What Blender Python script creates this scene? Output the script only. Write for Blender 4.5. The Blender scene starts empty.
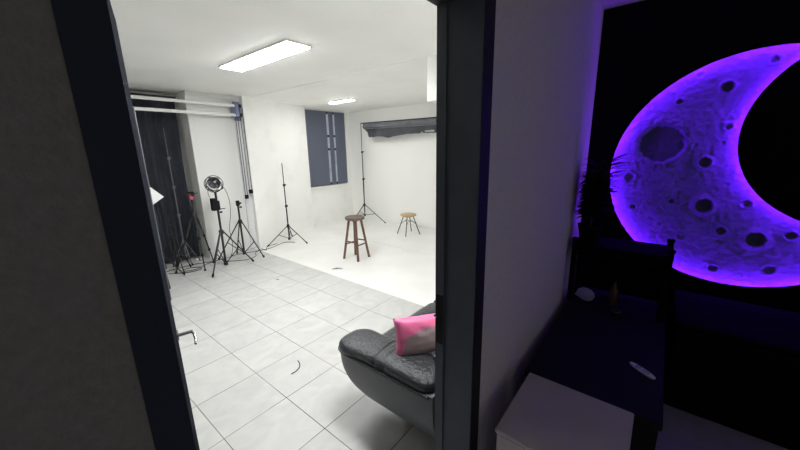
import bpy, bmesh, math, random
from mathutils import Vector, Matrix, noise
from mathutils.geometry import tessellate_polygon
sc = bpy.context.scene
PI = math.pi
random.seed(4)
# ------------------------------------------------------------------ camera
EYE = 1.6
FPX = 324.886
yaw, pit, rol = 0.8887, 0.2290, -0.0204
def cam_axes():
    fwd = Vector((math.sin(yaw)*math.cos(pit), math.cos(yaw)*math.cos(pit), -math.sin(pit)))
    right = Vector((math.cos(yaw), -math.sin(yaw), 0))
    up = right.cross(fwd)
    r2 = math.cos(rol)*right + math.sin(rol)*up
    u2 = -math.sin(rol)*right + math.cos(rol)*up
    return r2, u2, fwd
r2, u2, fw = cam_axes()
cd = bpy.data.cameras.new('camera'); cam = bpy.data.objects.new('camera', cd)
sc.collection.objects.link(cam); sc.camera = cam
cd.sensor_width = 36; cd.lens = FPX/800*36; cd.clip_start = 0.02
M = Matrix((r2, u2, -fw)).transposed().to_4x4(); M.translation = (0, 0, EYE)
cam.matrix_world = M
# ------------------------------------------------------------------ world, exposure, light levels
sc.view_settings.view_transform = 'Standard'; sc.view_settings.look = 'None'
sc.view_settings.exposure = 0.0; sc.view_settings.gamma = 1.0; sc.view_settings.use_curve_mapping = False
w = bpy.data.worlds.new('world'); sc.world = w; w.use_nodes = True
w.node_tree.nodes['Background'].inputs[0].default_value = (1.0, 0.95, 0.88, 1)
w.node_tree.nodes['Background'].inputs[1].default_value = 0.17
sc.cycles.max_bounces = 14; sc.cycles.diffuse_bounces = 10
PANEL_L = 68.0        # studio ceiling panel and the added fill panel
BATTEN_L = 85.0
STRIP_L = 170.0        # violet strip behind the moon cut-out
STRIP_C = (0.19, 0.012, 1.0)

C = sc.collection
# ------------------------------------------------------------------ materials
def nmat(name):
    m = bpy.data.materials.new(name); m.use_nodes = True
    nt = m.node_tree; b = nt.nodes['Principled BSDF']
    return m, nt, b
def mat(name, col, rough=0.5, metal=0.0, bump=0.0, bscale=40, var=0.0, vscale=6, spec=0.5, sheen=0, detail=4):
    m, nt, b = nmat(name)
    b.inputs['Base Color'].default_value = (*col, 1); b.inputs['Roughness'].default_value = rough
    b.inputs['Metallic'].default_value = metal; b.inputs['Specular IOR Level'].default_value = spec
    if sheen: b.inputs['Sheen Weight'].default_value = sheen
    tc = nt.nodes.new('ShaderNodeTexCoord')
    if var:
        n = nt.nodes.new('ShaderNodeTexNoise'); n.inputs['Scale'].default_value = vscale; n.inputs['Detail'].default_value = 5
        nt.links.new(tc.outputs['Object'], n.inputs['Vector'])
        r = nt.nodes.new('ShaderNodeValToRGB')
        r.color_ramp.elements[0].position = 0.3; r.color_ramp.elements[1].position = 0.7
        r.color_ramp.elements[0].color = (*[c*(1-var) for c in col], 1); r.color_ramp.elements[1].color = (*[min(1, c*(1+var*.6)) for c in col], 1)
        nt.links.new(n.outputs['Fac'], r.inputs['Fac']); nt.links.new(r.outputs['Color'], b.inputs['Base Color'])
    if bump:
        n = nt.nodes.new('ShaderNodeTexNoise'); n.inputs['Scale'].default_value = bscale; n.inputs['Detail'].default_value = detail
        nt.links.new(tc.outputs['Object'], n.inputs['Vector'])
        bp = nt.nodes.new('ShaderNodeBump'); bp.inputs['Strength'].default_value = bump; bp.inputs['Distance'].default_value = 0.01
        nt.links.new(n.outputs['Fac'], bp.inputs['Height']); nt.links.new(bp.outputs['Normal'], b.inputs['Normal'])
    return m
def emis(name, col, s):
    m, nt, b = nmat(name)
    b.inputs['Base Color'].default_value = (*col, 1)
    b.inputs['Emission Color'].default_value = (*col, 1); b.inputs['Emission Strength'].default_value = s
    return m
def wood(name, c1, c2, scale=3, rough=.45):
    m, nt, b = nmat(name)
    tc = nt.nodes.new('ShaderNodeTexCoord'); mp = nt.nodes.new('ShaderNodeMapping')
    mp.inputs['Scale'].default_value = (scale*8, scale*8, scale)
    n = nt.nodes.new('ShaderNodeTexNoise'); n.inputs['Scale'].default_value = 3; n.inputs['Detail'].default_value = 6; n.inputs['Distortion'].default_value = .6
    r = nt.nodes.new('ShaderNodeValToRGB'); r.color_ramp.elements[0].color = (*c1, 1); r.color_ramp.elements[1].color = (*c2, 1)
    r.color_ramp.elements[0].position = .3; r.color_ramp.elements[1].position = .7
    nt.links.new(tc.outputs['Object'], mp.inputs[0]); nt.links.new(mp.outputs[0], n.inputs['Vector'])
    nt.links.new(n.outputs['Fac'], r.inputs['Fac']); nt.links.new(r.outputs['Color'], b.inputs['Base Color'])
    b.inputs['Roughness'].default_value = rough
    return m
def tile_material():
    m, nt, b = nmat('floor_tile'); N = nt.nodes.new; L = nt.links.new
    tc = N('ShaderNodeTexCoord'); sep = N('ShaderNodeSeparateXYZ'); L(tc.outputs['Object'], sep.inputs[0])
    S = 0.40176
    def math_(op, a, bb=None):
        n = N('ShaderNodeMath'); n.operation = op
        for i, v in enumerate((a, bb)):
            if v is None: continue
            if isinstance(v, (int, float)): n.inputs[i].default_value = v
            else: L(v, n.inputs[i])
        return n.outputs[0]
    ds = []; ids = []
    for ax, off in (('X', 0.947), ('Y', 2.178)):
        v = math_('DIVIDE', math_('SUBTRACT', sep.outputs[ax], off), S)
        fr = math_('FRACT', v); d = math_('MINIMUM', fr, math_('SUBTRACT', 1.0, fr))
        ds.append(math_('MULTIPLY', d, S)); ids.append(math_('FLOOR', v))
    dmin = math_('MINIMUM', ds[0], ds[1])
    g = N('ShaderNodeMapRange'); g.inputs['From Min'].default_value = 0.0014; g.inputs['From Max'].default_value = 0.0034
    L(dmin, g.inputs['Value'])
    cmb = N('ShaderNodeCombineXYZ'); L(ids[0], cmb.inputs[0]); L(ids[1], cmb.inputs[1])
    wn = N('ShaderNodeTexWhiteNoise'); L(cmb.outputs[0], wn.inputs['Vector'])
    n = N('ShaderNodeTexNoise'); n.inputs['Scale'].default_value = 5.5; n.inputs['Detail'].default_value = 7; n.inputs['Distortion'].default_value = 1.2
    addv = N('ShaderNodeVectorMath'); addv.operation = 'ADD'; L(tc.outputs['Object'], addv.inputs[0])
    sc_ = N('ShaderNodeVectorMath'); sc_.operation = 'SCALE'; sc_.inputs['Scale'].default_value = 7; L(wn.outputs['Color'], sc_.inputs[0]); L(sc_.outputs[0], addv.inputs[1])
    L(addv.outputs[0], n.inputs['Vector'])
    r = N('ShaderNodeValToRGB'); r.color_ramp.elements[0].position = .3; r.color_ramp.elements[1].position = .68
    r.color_ramp.elements[0].color = (.47, .475, .465, 1); r.color_ramp.elements[1].color = (.55, .55, .535, 1)
    L(n.outputs['Fac'], r.inputs['Fac'])
    br = N('ShaderNodeMapRange'); br.inputs['To Min'].default_value = .96; br.inputs['To Max'].default_value = 1.03; L(wn.outputs['Value'], br.inputs['Value'])
    ms = N('ShaderNodeVectorMath'); ms.operation = 'SCALE'; L(r.outputs['Color'], ms.inputs[0]); L(br.outputs[0], ms.inputs['Scale'])
    # grout, dirtier in places
    gn = N('ShaderNodeTexNoise'); gn.inputs['Scale'].default_value = 2.3; L(tc.outputs['Object'], gn.inputs['Vector'])
    gr = N('ShaderNodeValToRGB'); gr.color_ramp.elements[0].position = .4; gr.color_ramp.elements[1].position = .62
    gr.color_ramp.elements[0].color = (.07, .06, .05, 1); gr.color_ramp.elements[1].color = (.25, .22, .17, 1); L(gn.outputs['Fac'], gr.inputs['Fac'])
    mx = N('ShaderNodeMix'); mx.data_type = 'RGBA'
    L(g.outputs[0], mx.inputs['Factor']); L(gr.outputs['Color'], mx.inputs['A']); L(ms.outputs[0], mx.inputs['B'])
    L(mx.outputs['Result'], b.inputs['Base Color'])
    b.inputs['Roughness'].default_value = .42; b.inputs['Specular IOR Level'].default_value = .3
    bp = N('ShaderNodeBump'); bp.inputs['Strength'].default_value = .4; bp.inputs['Distance'].default_value = .002
    L(g.outputs[0], bp.inputs['Height']); L(bp.outputs['Normal'], b.inputs['Normal'])
    return m
def brick_wall_material():
    m, nt, b = nmat('painted_white_masonry'); N = nt.nodes.new; L = nt.links.new
    tc = N('ShaderNodeTexCoord')
    n = N('ShaderNodeTexNoise'); n.inputs['Scale'].default_value = 9; n.inputs['Detail'].default_value = 8; n.inputs['Roughness'].default_value = .6
    L(tc.outputs['Object'], n.inputs['Vector'])
    bp = N('ShaderNodeBump'); bp.inputs['Strength'].default_value = .45; bp.inputs['Distance'].default_value = .02
    L(n.outputs['Fac'], bp.inputs['Height']); L(bp.outputs['Normal'], b.inputs['Normal'])
    n2 = N('ShaderNodeTexNoise'); n2.inputs['Scale'].default_value = 3.2; n2.inputs['Detail'].default_value = 9; L(tc.outputs['Object'], n2.inputs['Vector'])
    r = N('ShaderNodeValToRGB'); r.color_ramp.elements[0].position = .28; r.color_ramp.elements[1].position = .5
    r.color_ramp.elements[0].color = (.81, .81, .79, 1); r.color_ramp.elements[1].color = (.86, .86, .835, 1)
    L(n2.outputs['Fac'], r.inputs['Fac']); L(r.outputs['Color'], b.inputs['Base Color']); b.inputs['Roughness'].default_value = .55
    return m
MT = dict(
    tile=tile_material(), masonry=brick_wall_material(),
    white=mat('white_wall_paint', (.86, .86, .835), .6, bump=.12, bscale=14),
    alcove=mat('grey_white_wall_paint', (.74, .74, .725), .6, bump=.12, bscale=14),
    ceil=mat('ceiling_paint', (.93, .93, .905), .7, bump=.05, bscale=10, var=.03, vscale=2),
    pfloor=mat('white_floor_paint', (.80, .80, .775), .3, bump=.05, bscale=7, var=.05, vscale=2.5),
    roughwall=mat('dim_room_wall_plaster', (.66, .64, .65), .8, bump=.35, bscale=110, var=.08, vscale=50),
    shadedwall=mat('dim_room_shaded_plaster', (.215, .218, .195), .9, bump=.3, bscale=150, var=.12, vscale=70),  # doorway wall's left part, its dimmer light put into a darker colour
    steel=mat('dark_frame_paint', (.062, .072, .085), .6, bump=.15, bscale=25, var=.12, vscale=9),
    steelblack=mat('black_frame_edge', (.006, .007, .009), .6),
    leaf=mat('dark_blue_leaf_paint', (.011, .013, .020), .95, bump=.2, bscale=60, var=.15, vscale=12, spec=.02),
    black=mat('black_paint', (.006, .006, .007), .6, spec=.2),
    blackfab=mat('black_fabric', (.055, .060, .080), .9, bump=.5, bscale=18, var=.25, vscale=5),
    blackmet=mat('black_metal', (.022, .023, .025), .4, metal=.3),
    greymet=mat('worn_grey_metal', (.22, .22, .24), .4, metal=.6),
    chrome=mat('chrome', (.55, .55, .55), .25, metal=1.0),
    blueplate=mat('blue_grey_plate', (.20, .235, .36), .5),
    tube=mat('white_tube', (.82, .82, .80), .35),
    grey=mat('grey_paper', (.145, .15, .17), .85, bump=.4, bscale=9, var=.2, vscale=6),
    leather=mat('black_leather', (.026, .028, .032), .36, bump=.9, bscale=45, var=.15, vscale=4, detail=7, spec=.4),
    leather2=mat('black_leather_side', (.105, .110, .118), .5, bump=.2, bscale=30),
    brownwood=wood('dark_brown_wood', (.055, .028, .018), (.16, .085, .05)),
    lightwood=wood('light_wood', (.40, .25, .12), (.58, .39, .21)),
    seatwood=wood('worn_seat_wood', (.07, .045, .035), (.19, .13, .10)),
    blind=mat('blind_fabric', (.21, .23, .30), .75, bump=.15, bscale=60),
    glass=mat('frosted_pane', (.52, .55, .60), .35, var=.35, vscale=5),
    frame=mat('dark_window_frame', (.03, .035, .05), .5),
    plastic=mat('white_plastic', (.75, .75, .73), .4),
    red=mat('red_plastic', (.50, .09, .14), .45),
    box=mat('pale_grey_laminate', (.50, .47, .43), .6, bump=.1, bscale=40, var=.06, vscale=6),
    console=mat('black_laminate', (.013, .012, .017), .7, bump=.05, spec=.15),
    panel=mat('matt_black_panel', (.005, .004, .006), .95, spec=.08),
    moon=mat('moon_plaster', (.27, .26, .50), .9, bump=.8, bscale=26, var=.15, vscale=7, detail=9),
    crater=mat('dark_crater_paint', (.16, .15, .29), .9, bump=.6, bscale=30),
    foliage=mat('dark_green_leaf', (.010, .022, .012), .6),
    pot=mat('dark_pot', (.02, .018, .018), .6),
    bottle=mat('brown_glass', (.05, .022, .012), .4),
    whitefab=mat('white_diffuser_cloth', (.8, .8, .79), .8),
    ledpanel=emis('ceiling_panel_glow', (1.0, 1.0, 1.0), PANEL_L),
    batten=emis('batten_glow', (1.0, 1.0, .985), BATTEN_L),
    litglass=None,
    strip=emis('violet_strip_glow', STRIP_C, STRIP_L),
)
def pillow_material():
    m, nt, b = nmat('pink_satin'); N = nt.nodes.new; L = nt.links.new
    tc = N('ShaderNodeTexCoord'); sep = N('ShaderNodeSeparateXYZ'); L(tc.outputs['Object'], sep.inputs[0])
    nz = N('ShaderNodeTexNoise'); nz.inputs['Scale'].default_value = 9; L(tc.outputs['Object'], nz.inputs['Vector'])
    # local x along the width, local z up: a grey printed patch in the lower middle
    def mth(op, a, bb):
        n = N('ShaderNodeMath'); n.operation = op
        for i, v in enumerate((a, bb)):
            if isinstance(v, (int, float)): n.inputs[i].default_value = v
            else: L(v, n.inputs[i])
        return n.outputs[0]
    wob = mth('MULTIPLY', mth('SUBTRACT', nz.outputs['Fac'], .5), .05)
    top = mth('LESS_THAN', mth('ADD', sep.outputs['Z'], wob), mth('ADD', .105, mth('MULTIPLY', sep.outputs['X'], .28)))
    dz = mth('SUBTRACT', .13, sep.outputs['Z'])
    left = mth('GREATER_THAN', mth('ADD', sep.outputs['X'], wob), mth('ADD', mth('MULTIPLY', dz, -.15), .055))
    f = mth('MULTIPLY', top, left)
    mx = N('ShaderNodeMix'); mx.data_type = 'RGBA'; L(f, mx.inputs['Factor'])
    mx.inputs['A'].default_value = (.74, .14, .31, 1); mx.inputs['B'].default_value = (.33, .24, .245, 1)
    L(mx.outputs['Result'], b.inputs['Base Color']); b.inputs['Roughness'].default_value = .42; b.inputs['Sheen Weight'].default_value = .3
    bn = N('ShaderNodeTexNoise'); bn.inputs['Scale'].default_value = 14; bn.inputs['Detail'].default_value = 3; L(tc.outputs['Object'], bn.inputs['Vector'])
    bp = N('ShaderNodeBump'); bp.inputs['Strength'].default_value = .5; bp.inputs['Distance'].default_value = .01
    L(bn.outputs['Fac'], bp.inputs['Height']); L(bp.outputs['Normal'], b.inputs['Normal'])
    return m
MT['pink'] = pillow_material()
_b = MT['glass'].node_tree.nodes['Principled BSDF']; _b.inputs['Emission Color'].default_value = (.60, .64, .74, 1); _b.inputs['Emission Strength'].default_value = .42
# ------------------------------------------------------------------ mesh helpers
def BM(): return bmesh.new()
def box(bm, x0, x1, y0, y1, z0, z1, bev=0.0, seg=2):
    vs = [bm.verts.new((x, y, z)) for x in (x0, x1) for y in (y0, y1) for z in (z0, z1)]
    F = [(0, 1, 3, 2), (4, 6, 7, 5), (0, 4, 5, 1), (2, 3, 7, 6), (0, 2, 6, 4), (1, 5, 7, 3)]
    fs = [bm.faces.new([vs[i] for i in f]) for f in F]
    if bev:
        es = list({e for f in fs for e in f.edges})
        bmesh.ops.bevel(bm, geom=es, offset=bev, segments=seg, affect='EDGES', clamp_overlap=True)
    return fs
def obox(bm, c, ax, ay, az, bev=0.0):
    """box with centre c and half-axis vectors"""
    c, ax, ay, az = map(Vector, (c, ax, ay, az))
    vs = [bm.verts.new(c+i*ax+j*ay+k*az) for i in (-1, 1) for j in (-1, 1) for k in (-1, 1)]
    F = [(0, 1, 3, 2), (4, 6, 7, 5), (0, 4, 5, 1), (2, 3, 7, 6), (0, 2, 6, 4), (1, 5, 7, 3)]
    fs = [bm.faces.new([vs[i] for i in f]) for f in F]
    if bev: bmesh.ops.bevel(bm, geom=list({e for f in fs for e in f.edges}), offset=bev, segments=2, affect='EDGES', clamp_overlap=True)
def tube(bm, pts, r, n=8, closed=False, flat=1.0):
    pts = [Vector(p) for p in pts]; k = len(pts)
    rs = r if isinstance(r, (list, tuple)) else [r]*k
    T = []
    for i in range(k):
        a = pts[(i-1) % k] if (closed or i > 0) else pts[i]
        b_ = pts[(i+1) % k] if (closed or i < k-1) else pts[i]
        T.append((b_-a).normalized())
    up = Vector((0, 0, 1)) if abs(T[0].z) < .9 else Vector((1, 0, 0))
    u = T[0].cross(up).normalized(); rings = []
    for i in range(k):
        u = (u - T[i]*u.dot(T[i])).normalized(); v = T[i].cross(u)
        rings.append([bm.verts.new(pts[i] + (u*math.cos(2*PI*j/n) + v*flat*math.sin(2*PI*j/n))*rs[i]) for j in range(n)])
    for i in range(k if closed else k-1):
        A, B = rings[i], rings[(i+1) % k]
        for j in range(n): bm.faces.new((A[j], A[(j+1) % n], B[(j+1) % n], B[j]))
    if not closed:
        bm.faces.new(rings[0][::-1]); bm.faces.new(rings[-1])
def lathe(bm, prof, c=(0, 0, 0), n=24, axis=None):
    c = Vector(c); R = Matrix.Identity(3)
    if axis is not None: R = Vector((0, 0, 1)).rotation_difference(Vector(axis)).to_matrix()
    rings = []
    for (r, z) in prof:
        if r < 1e-5: rings.append([bm.verts.new(c+R@Vector((0, 0, z)))])
        else: rings.append([bm.verts.new(c+R@Vector((r*math.cos(2*PI*j/n), r*math.sin(2*PI*j/n), z))) for j in range(n)])
    for A, B in zip(rings, rings[1:]):
        for j in range(n):
            a, b_ = A[j % len(A)], A[(j+1) % len(A)]; c_, d = B[(j+1) % len(B)], B[j % len(B)]
            q = []
            for v in (a, b_, c_, d):
                if v not in q: q.append(v)
            if len(q) > 2: bm.faces.new(q)
    return rings
def finish(name, bm, m, parent=None, smooth=False, sub=0, angle=40):
    bmesh.ops.recalc_face_normals(bm, faces=bm.faces)
    me = bpy.data.meshes.new(name); bm.to_mesh(me); bm.free()
    for x in (m if isinstance(m, (list, tuple)) else [m]): me.materials.append(x)
    o = bpy.data.objects.new(name, me); C.objects.link(o)
    if parent: o.parent = parent
    if smooth:
        me.polygons.foreach_set('use_smooth', [True]*len(me.polygons))
        try: me.set_sharp_from_angle(angle=math.radians(angle))
        except Exception: pass
    if sub:
        s = o.modifiers.new('s', 'SUBSURF'); s.levels = sub; s.render_levels = sub
    return o
def tag(o, label, cat, group=None):
    o['label'] = label; o['category'] = cat
    if group: o['group'] = group
    return o
def thing(name, label, cat, loc=(0, 0, 0), group=None, rz=0):
    o = bpy.data.objects.new(name, None); o.empty_display_size = .1; C.objects.link(o); o.location = loc
    o.rotation_euler = (0, 0, rz)
    return tag(o, label, cat, group)
def struct(name, bm, m, parent=None, **k):
    o = finish(name, bm, m, parent, **k)
    if not parent: o['kind'] = 'structure'
    return o
def sbox(name, m, *a, parent=None, bev=0):
    bm = BM(); box(bm, *a, bev=bev); return struct(name, bm, m, parent)
# ------------------------------------------------------------------ shell of the place
CZ = 2.45       # studio ceiling
NZ = 2.57       # dim room ceiling
Y0, Y1 = 0.5, 0.674   # faces of the wall with the doorway
XP = 2.555      # where the painted floor begins
sbox('floor', MT['tile'], -1.2, XP, Y1, 6.2, -.06, 0)
sbox('floor_white', MT['pfloor'], XP, 5.75, Y1, 6.2, -.06, .001)
sbox('floor_dim_room', mat('dim_room_floor', (.26, .24, .40), .8, bump=.1, bscale=30, var=.15, vscale=8), -1.2, 3.4, -2.2, Y1, -.06, 0)  # violet moon glow put into the floor colour
sbox('ceiling', MT['ceil'], -1.2, 5.75, Y1, 6.2, CZ, CZ+.1)
sbox('ceiling_dim_room', MT['roughwall'], -1.2, 3.4, -2.2, Y1-.02, NZ, NZ+.1)
# wall with the doorway: opening X .069..1.13, Z 0..2.12; dim face + white face
def doorwall(name, xs, mdim):
    bm = BM()
    for (x0, x1, z0, z1) in xs:
        for f in box(bm, x0, x1, Y0, Y1, z0, z1): f.material_index = 0
    bm.faces.ensure_lookup_table()
    for f in bm.faces:
        if f.calc_center_median().y > Y1-.001: f.material_index = 1
    return struct(name, bm, [mdim, MT['white']])
doorwall('wall_doorway_left', [(-1.2, .069, 0, NZ)], MT['shadedwall'])
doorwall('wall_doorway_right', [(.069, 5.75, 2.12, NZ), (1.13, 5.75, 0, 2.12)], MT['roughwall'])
sbox('wall_studio_left', MT['white'], -1.2, -1.1, Y1, 6.2, 0, CZ)
sbox('wall_backdrop', MT['white'], 5.4, 5.75, Y1, 6.2, 0, CZ)
# window wall with its opening
WY = 5.87; wx0, wx1, wz0, wz1 = 4.20, 5.20, .84, 2.44
bm = BM()
box(bm, 4.05, wx0, WY, 6.2, 0, CZ); box(bm, wx1, 5.4, WY, 6.2, 0, CZ); box(bm, wx0, wx1, WY, 6.2, 0, wz0); box(bm, wx0, wx1, WY, 6.2, wz1, CZ)
struct('wall_window', bm, MT['masonry'])
# slanting stretch of wall
bm = BM()
P = [(2.62, 5.21), (4.10, 5.70), (4.10, 6.2), (2.62, 6.2)]
lo = [bm.verts.new((x, y, 0)) for x, y in P]; hi = [bm.verts.new((x, y, CZ)) for x, y in P]
bm.faces.new(lo); bm.faces.new(hi)
for i in range(4): bm.faces.new((lo[i], lo[(i+1) % 4], hi[(i+1) % 4], hi[i]))
struct('wall_slanting', bm, MT['masonry'])
sbox('wall_alcove_pier', MT['alcove'], 1.875, 2.62, 5.33, 6.2, 0, CZ)
sbox('wall_alcove', MT['alcove'], -1.1, 1.875, 5.82, 6.2, 0, CZ)
sbox('trim_1', MT['alcove'], 1.875, 2.62, 5.300, 5.329, CZ-.07, CZ)
sbox('trim_2', MT['ceil'], 2.77, 2.80, 1.95, 5.22, CZ-.008, CZ)
sbox('wall_bulkhead', MT['white'], 2.80, 5.40, Y1, 1.90, 2.05, CZ)
# skirting shadow line of the back wall, slim tiles
sbox('baseboard_window', MT['masonry'], 4.11, 5.39, WY-.018, WY-.001, .001, .07)
# door frame
bm = BM()
box(bm, 1.053, 1.13, Y0-.0005, Y1, 0, 2.12)       # right jamb
struct('trim_door_frame_right', bm, MT['steel'])
sbox('trim_door_stop', MT['steel'], 1.046, 1.0528, .630, .669, 0, 2.07)
bm = BM(); box(bm, 1.054, 1.131, Y0-.003, Y0-.0007, 0, 2.12)
struct('trim_door_casing_right', bm, MT['steelblack'])
bm = BM(); box(bm, .069, .1135, Y0-.003, Y1, 0, 2.12)
struct('trim_door_frame_left', bm, mat('left_frame_paint', (.034, .040, .056), .8, spec=.1, bump=.2, bscale=60))
bm = BM(); box(bm, .1135, 1.053, Y0-.003, Y1, 2.07, 2.12)
struct('trim_door_header', bm, MT['steelblack'])
# strike plate on the right jamb
t = thing('strike_plate', 'small worn metal strike plate let into the dark right-hand door jamb', 'strike plate', (1.0445, .650, 0))
bm = BM(); box(bm, -.001, .001, -.016, .016, .80, 1.02); finish('plate', bm, MT['black'], t)
bm = BM(); box(bm, -.003, .0, .012, .024, .918, .928); finish('latch_lip', bm, MT['chrome'], t)
# door leaf, swung open into the studio
th = math.radians(14.9)
d = Vector((math.sin(th), math.cos(th), 0)); nrm = Vector((math.cos(th), -math.sin(th), 0))
t = thing('door_leaf', 'dark blue painted door leaf swung open into the bright studio', 'door', (.092, .668, 0))
t['kind'] = 'structure'; t.name = 'door_1'
bm = BM(); obox(bm, d*.455+nrm*.022+Vector((0, 0, 1.03)), d*.448, nrm*.019, Vector((0, 0, 1.02)), bev=.003)
finish('panel', bm, MT['leaf'], t)
bm = BM()
hz = .885; base = d*.82+nrm*.041+Vector((0, 0, hz))
lathe(bm, [(0, 0), (.022, 0), (.022, .006), (0, .006)], base, 16, nrm)
tube(bm, [base, base+nrm*.055], .0075, 10)
q = base+nrm*.052
tube(bm, [q+Vector((-.0, 0, 0)), q-d*.02+nrm*.006, q-d*.07+nrm*.008+Vector((0, 0, -.004)), q-d*.095+nrm*.004+Vector((0, 0, -.010))], [.006, .0065, .006, .0045], 10)
finish('handle', bm, MT['chrome'], t, smooth=True)
bm = BM(); obox(bm, d*.9055+nrm*.022+Vector((0, 0, .88)), d*.0025, nrm*.010, Vector((0, 0, .09)))
finish('latch_plate', bm, MT['chrome'], t)
# ------------------------------------------------------------------ window with vertical blind
t = thing('window_1', 'window behind a dark blind', 'window', (wx0, WY, 0)); t['kind'] = 'structure'
del t['label']; del t['category']
W_ = wx1-wx0
bm = BM()
for a in ((0, .05, wz0, wz1), (W_-.05, W_, wz0, wz1), (.05, W_-.05, wz0, wz0+.05), (.05, W_-.05, wz1-.05, wz1)): box(bm, a[0], a[1], .10, .15, a[2], a[3])
for z in (1.63, 1.92): box(bm, .05, W_-.05, .10, .14, z-.025, z+.025)
box(bm, .47, .52, .10, .14, wz0+.05, wz1-.05)
finish('window_frame', bm, MT['frame'], t)
bm = BM(); box(bm, .05, W_-.05, .120, .126, wz0+.05, wz1-.05); finish('pane', bm, MT['glass'], t)   # faint glow put into the pane so the gaps look pale
bm = BM(); box(bm, -.14, W_+.06, -.05, .10, wz0-.035, wz0, bev=.006); finish('window_sill', bm, MT['masonry'], t)
# blind: hangs in front of the opening
t = thing('vertical_blind', 'dark blue-grey vertical slat blind hanging in the studio window, two slats open', 'blind', (4.07, WY-.045, 0))
bm = BM(); box(bm, 0, 1.16, -.018, .022, 2.425, 2.447, bev=.004); finish('headrail', bm, MT['plastic'], t)
slat_w = .088
x = .02; k = 0
ang = {7: 78, 9: 80}
while x < 1.11:
    open_ = k in (7, 9)
    a = math.radians(51 if open_ else 15); hw = .052 if not open_ else .049; sgn = 1 if open_ else -1
    bm = BM(); cx = x+slat_w/2
    top = 2.424; bot = .855
    c_, s_ = math.cos(a)*hw, math.sin(a)*hw*sgn
    mid = Vector((-math.sin(a), math.cos(a), 0))*.004
    col = []
    for z in (bot, top):
        col.append([bm.verts.new((cx-c_, -s_, z)), bm.verts.new((cx+mid.x, mid.y, z)), bm.verts.new((cx+c_, s_, z))])
    for i in range(2): bm.faces.new((col[0][i], col[0][i+1], col[1][i+1], col[1][i]))
    bmesh.ops.solidify(bm, geom=bm.faces[:], thickness=.0012)
    finish('slat', bm, MT['blind'], t)
    x += slat_w if k != 8 else slat_w*.9; k += 1
# ------------------------------------------------------------------ black curtain in the alcove
def curtain(name, x0, x1, y, z0, z1, folds, depth, m, parent=None):
    bm = BM(); nx = folds*10; nz = 8; g = []
    for i in range(nx+1):
        u = i/nx; xx = x0+(x1-x0)*u; row = []
        for j in range(nz+1):
            v = j/nz; z = z0+(z1-z0)*v
            amp = depth*(.5+.5*(1-v))
            row.append(bm.verts.new((xx+.01*math.sin(7*v+u*20), y+amp*math.sin(u*folds*2*PI+.6*math.sin(3*v+u*5)), z)))
        g.append(row)
    for i in range(nx):
        for j in range(nz): bm.faces.new((g[i][j], g[i+1][j], g[i+1][j+1], g[i][j+1]))
    bmesh.ops.solidify(bm, geom=bm.faces[:], thickness=.003)
    return finish(name, bm, m, parent, smooth=True, angle=60)
t = thing('black_curtain', 'black cloth curtain hanging full height in the left alcove', 'curtain', (0, 0, 0))
curtain('cloth', .55, 1.80, 5.55, .03, 2.37, 11, .028, MT['blackfab'], t)
bm = BM(); tube(bm, [(.4, 5.55, 2.375), (1.83, 5.55, 2.375)], .013, 8); finish('curtain_rail', bm, MT['blackmet'], t, smooth=True)
# ------------------------------------------------------------------ ceiling lights
def ceiling_panel(name, label, x0, x1, y0, y1, m, z=CZ):
    cx, cy = (x0+x1)/2, (y0+y1)/2; hx, hy = (x1-x0)/2, (y1-y0)/2
    t = thing(name, label, 'ceiling light', (cx, cy, z), 'studio ceiling lights')
    bm = BM(); f = .014
    for a in ((-hx, hx, -hy, -hy+f), (-hx, hx, hy-f, hy), (-hx, -hx+f, -hy+f, hy-f), (hx-f, hx, -hy+f, hy-f)): box(bm, *a, -.018, -.0005)
    finish('frame', bm, MT['plastic'], t)
    bm = BM(); box(bm, -hx+f, hx-f, -hy+f, hy-f, -.026, -.004, bev=.006); finish('diffuser', bm, m, t)
ceiling_panel('ceiling_light', 'long bright panel light on the studio ceiling, the nearer one', 1.61, 1.855, 2.40, 3.60, MT['ledpanel'])
ceiling_panel('ceiling_light', 'small narrow ceiling light near the window, the farther one', 4.00, 4.13, 4.27, 4.86, MT['batten'])
ceiling_panel('ceiling_light', 'added fill panel just above the sofa, out of view, evening out the brightness', 1.15, 1.45, .80, 1.40, MT['ledpanel'])  # unseen panel added to even out the studio brightness
# ------------------------------------------------------------------ wall-mounted white rollers and chains
t = thing('roller_bracket', 'blue-grey metal roller bracket high on the pier beside the hanging chains', 'bracket', (2.52, 5.30, 0))
bm = BM(); box(bm, .0, .10, -.002, .028, .02, CZ-.075); finish('mounting_strip', bm, mat('cool_grey_strip', (.72, .73, .75), .6), t)
bm = BM(); box(bm, -.02, .085, -.03, -.003, 2.08, 2.36, bev=.004); finish('plate', bm, MT['blueplate'], t)
bm = BM(); box(bm, -.06, -.018, -.20, -.004, 2.13, 2.31, bev=.004); finish('arm', bm, MT['blueplate'], t)
for z, y in ((2.285, -.155), (2.155, -.155)):
    bm = BM(); lathe(bm, [(0, 0), (.028, 0), (.028, .05), (0, .05)], (-.018, y, z), 14, (1, 0, 0)); finish('sprocket', bm, MT['blackmet'], t, smooth=True)
for nm, z, lab in (('roller_tube', 2.285, 'upper white roller tube across the dark alcove'), ('roller_tube', 2.150, 'lower white roller tube across the dark alcove')):
    bm = BM(); tube(bm, [(.3, 5.145, z), (2.455, 5.145, z)], .021, 14)
    tag(finish(nm, bm, MT['tube'], smooth=True), lab, 'roller tube', 'white roller tubes across the alcove')
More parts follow.
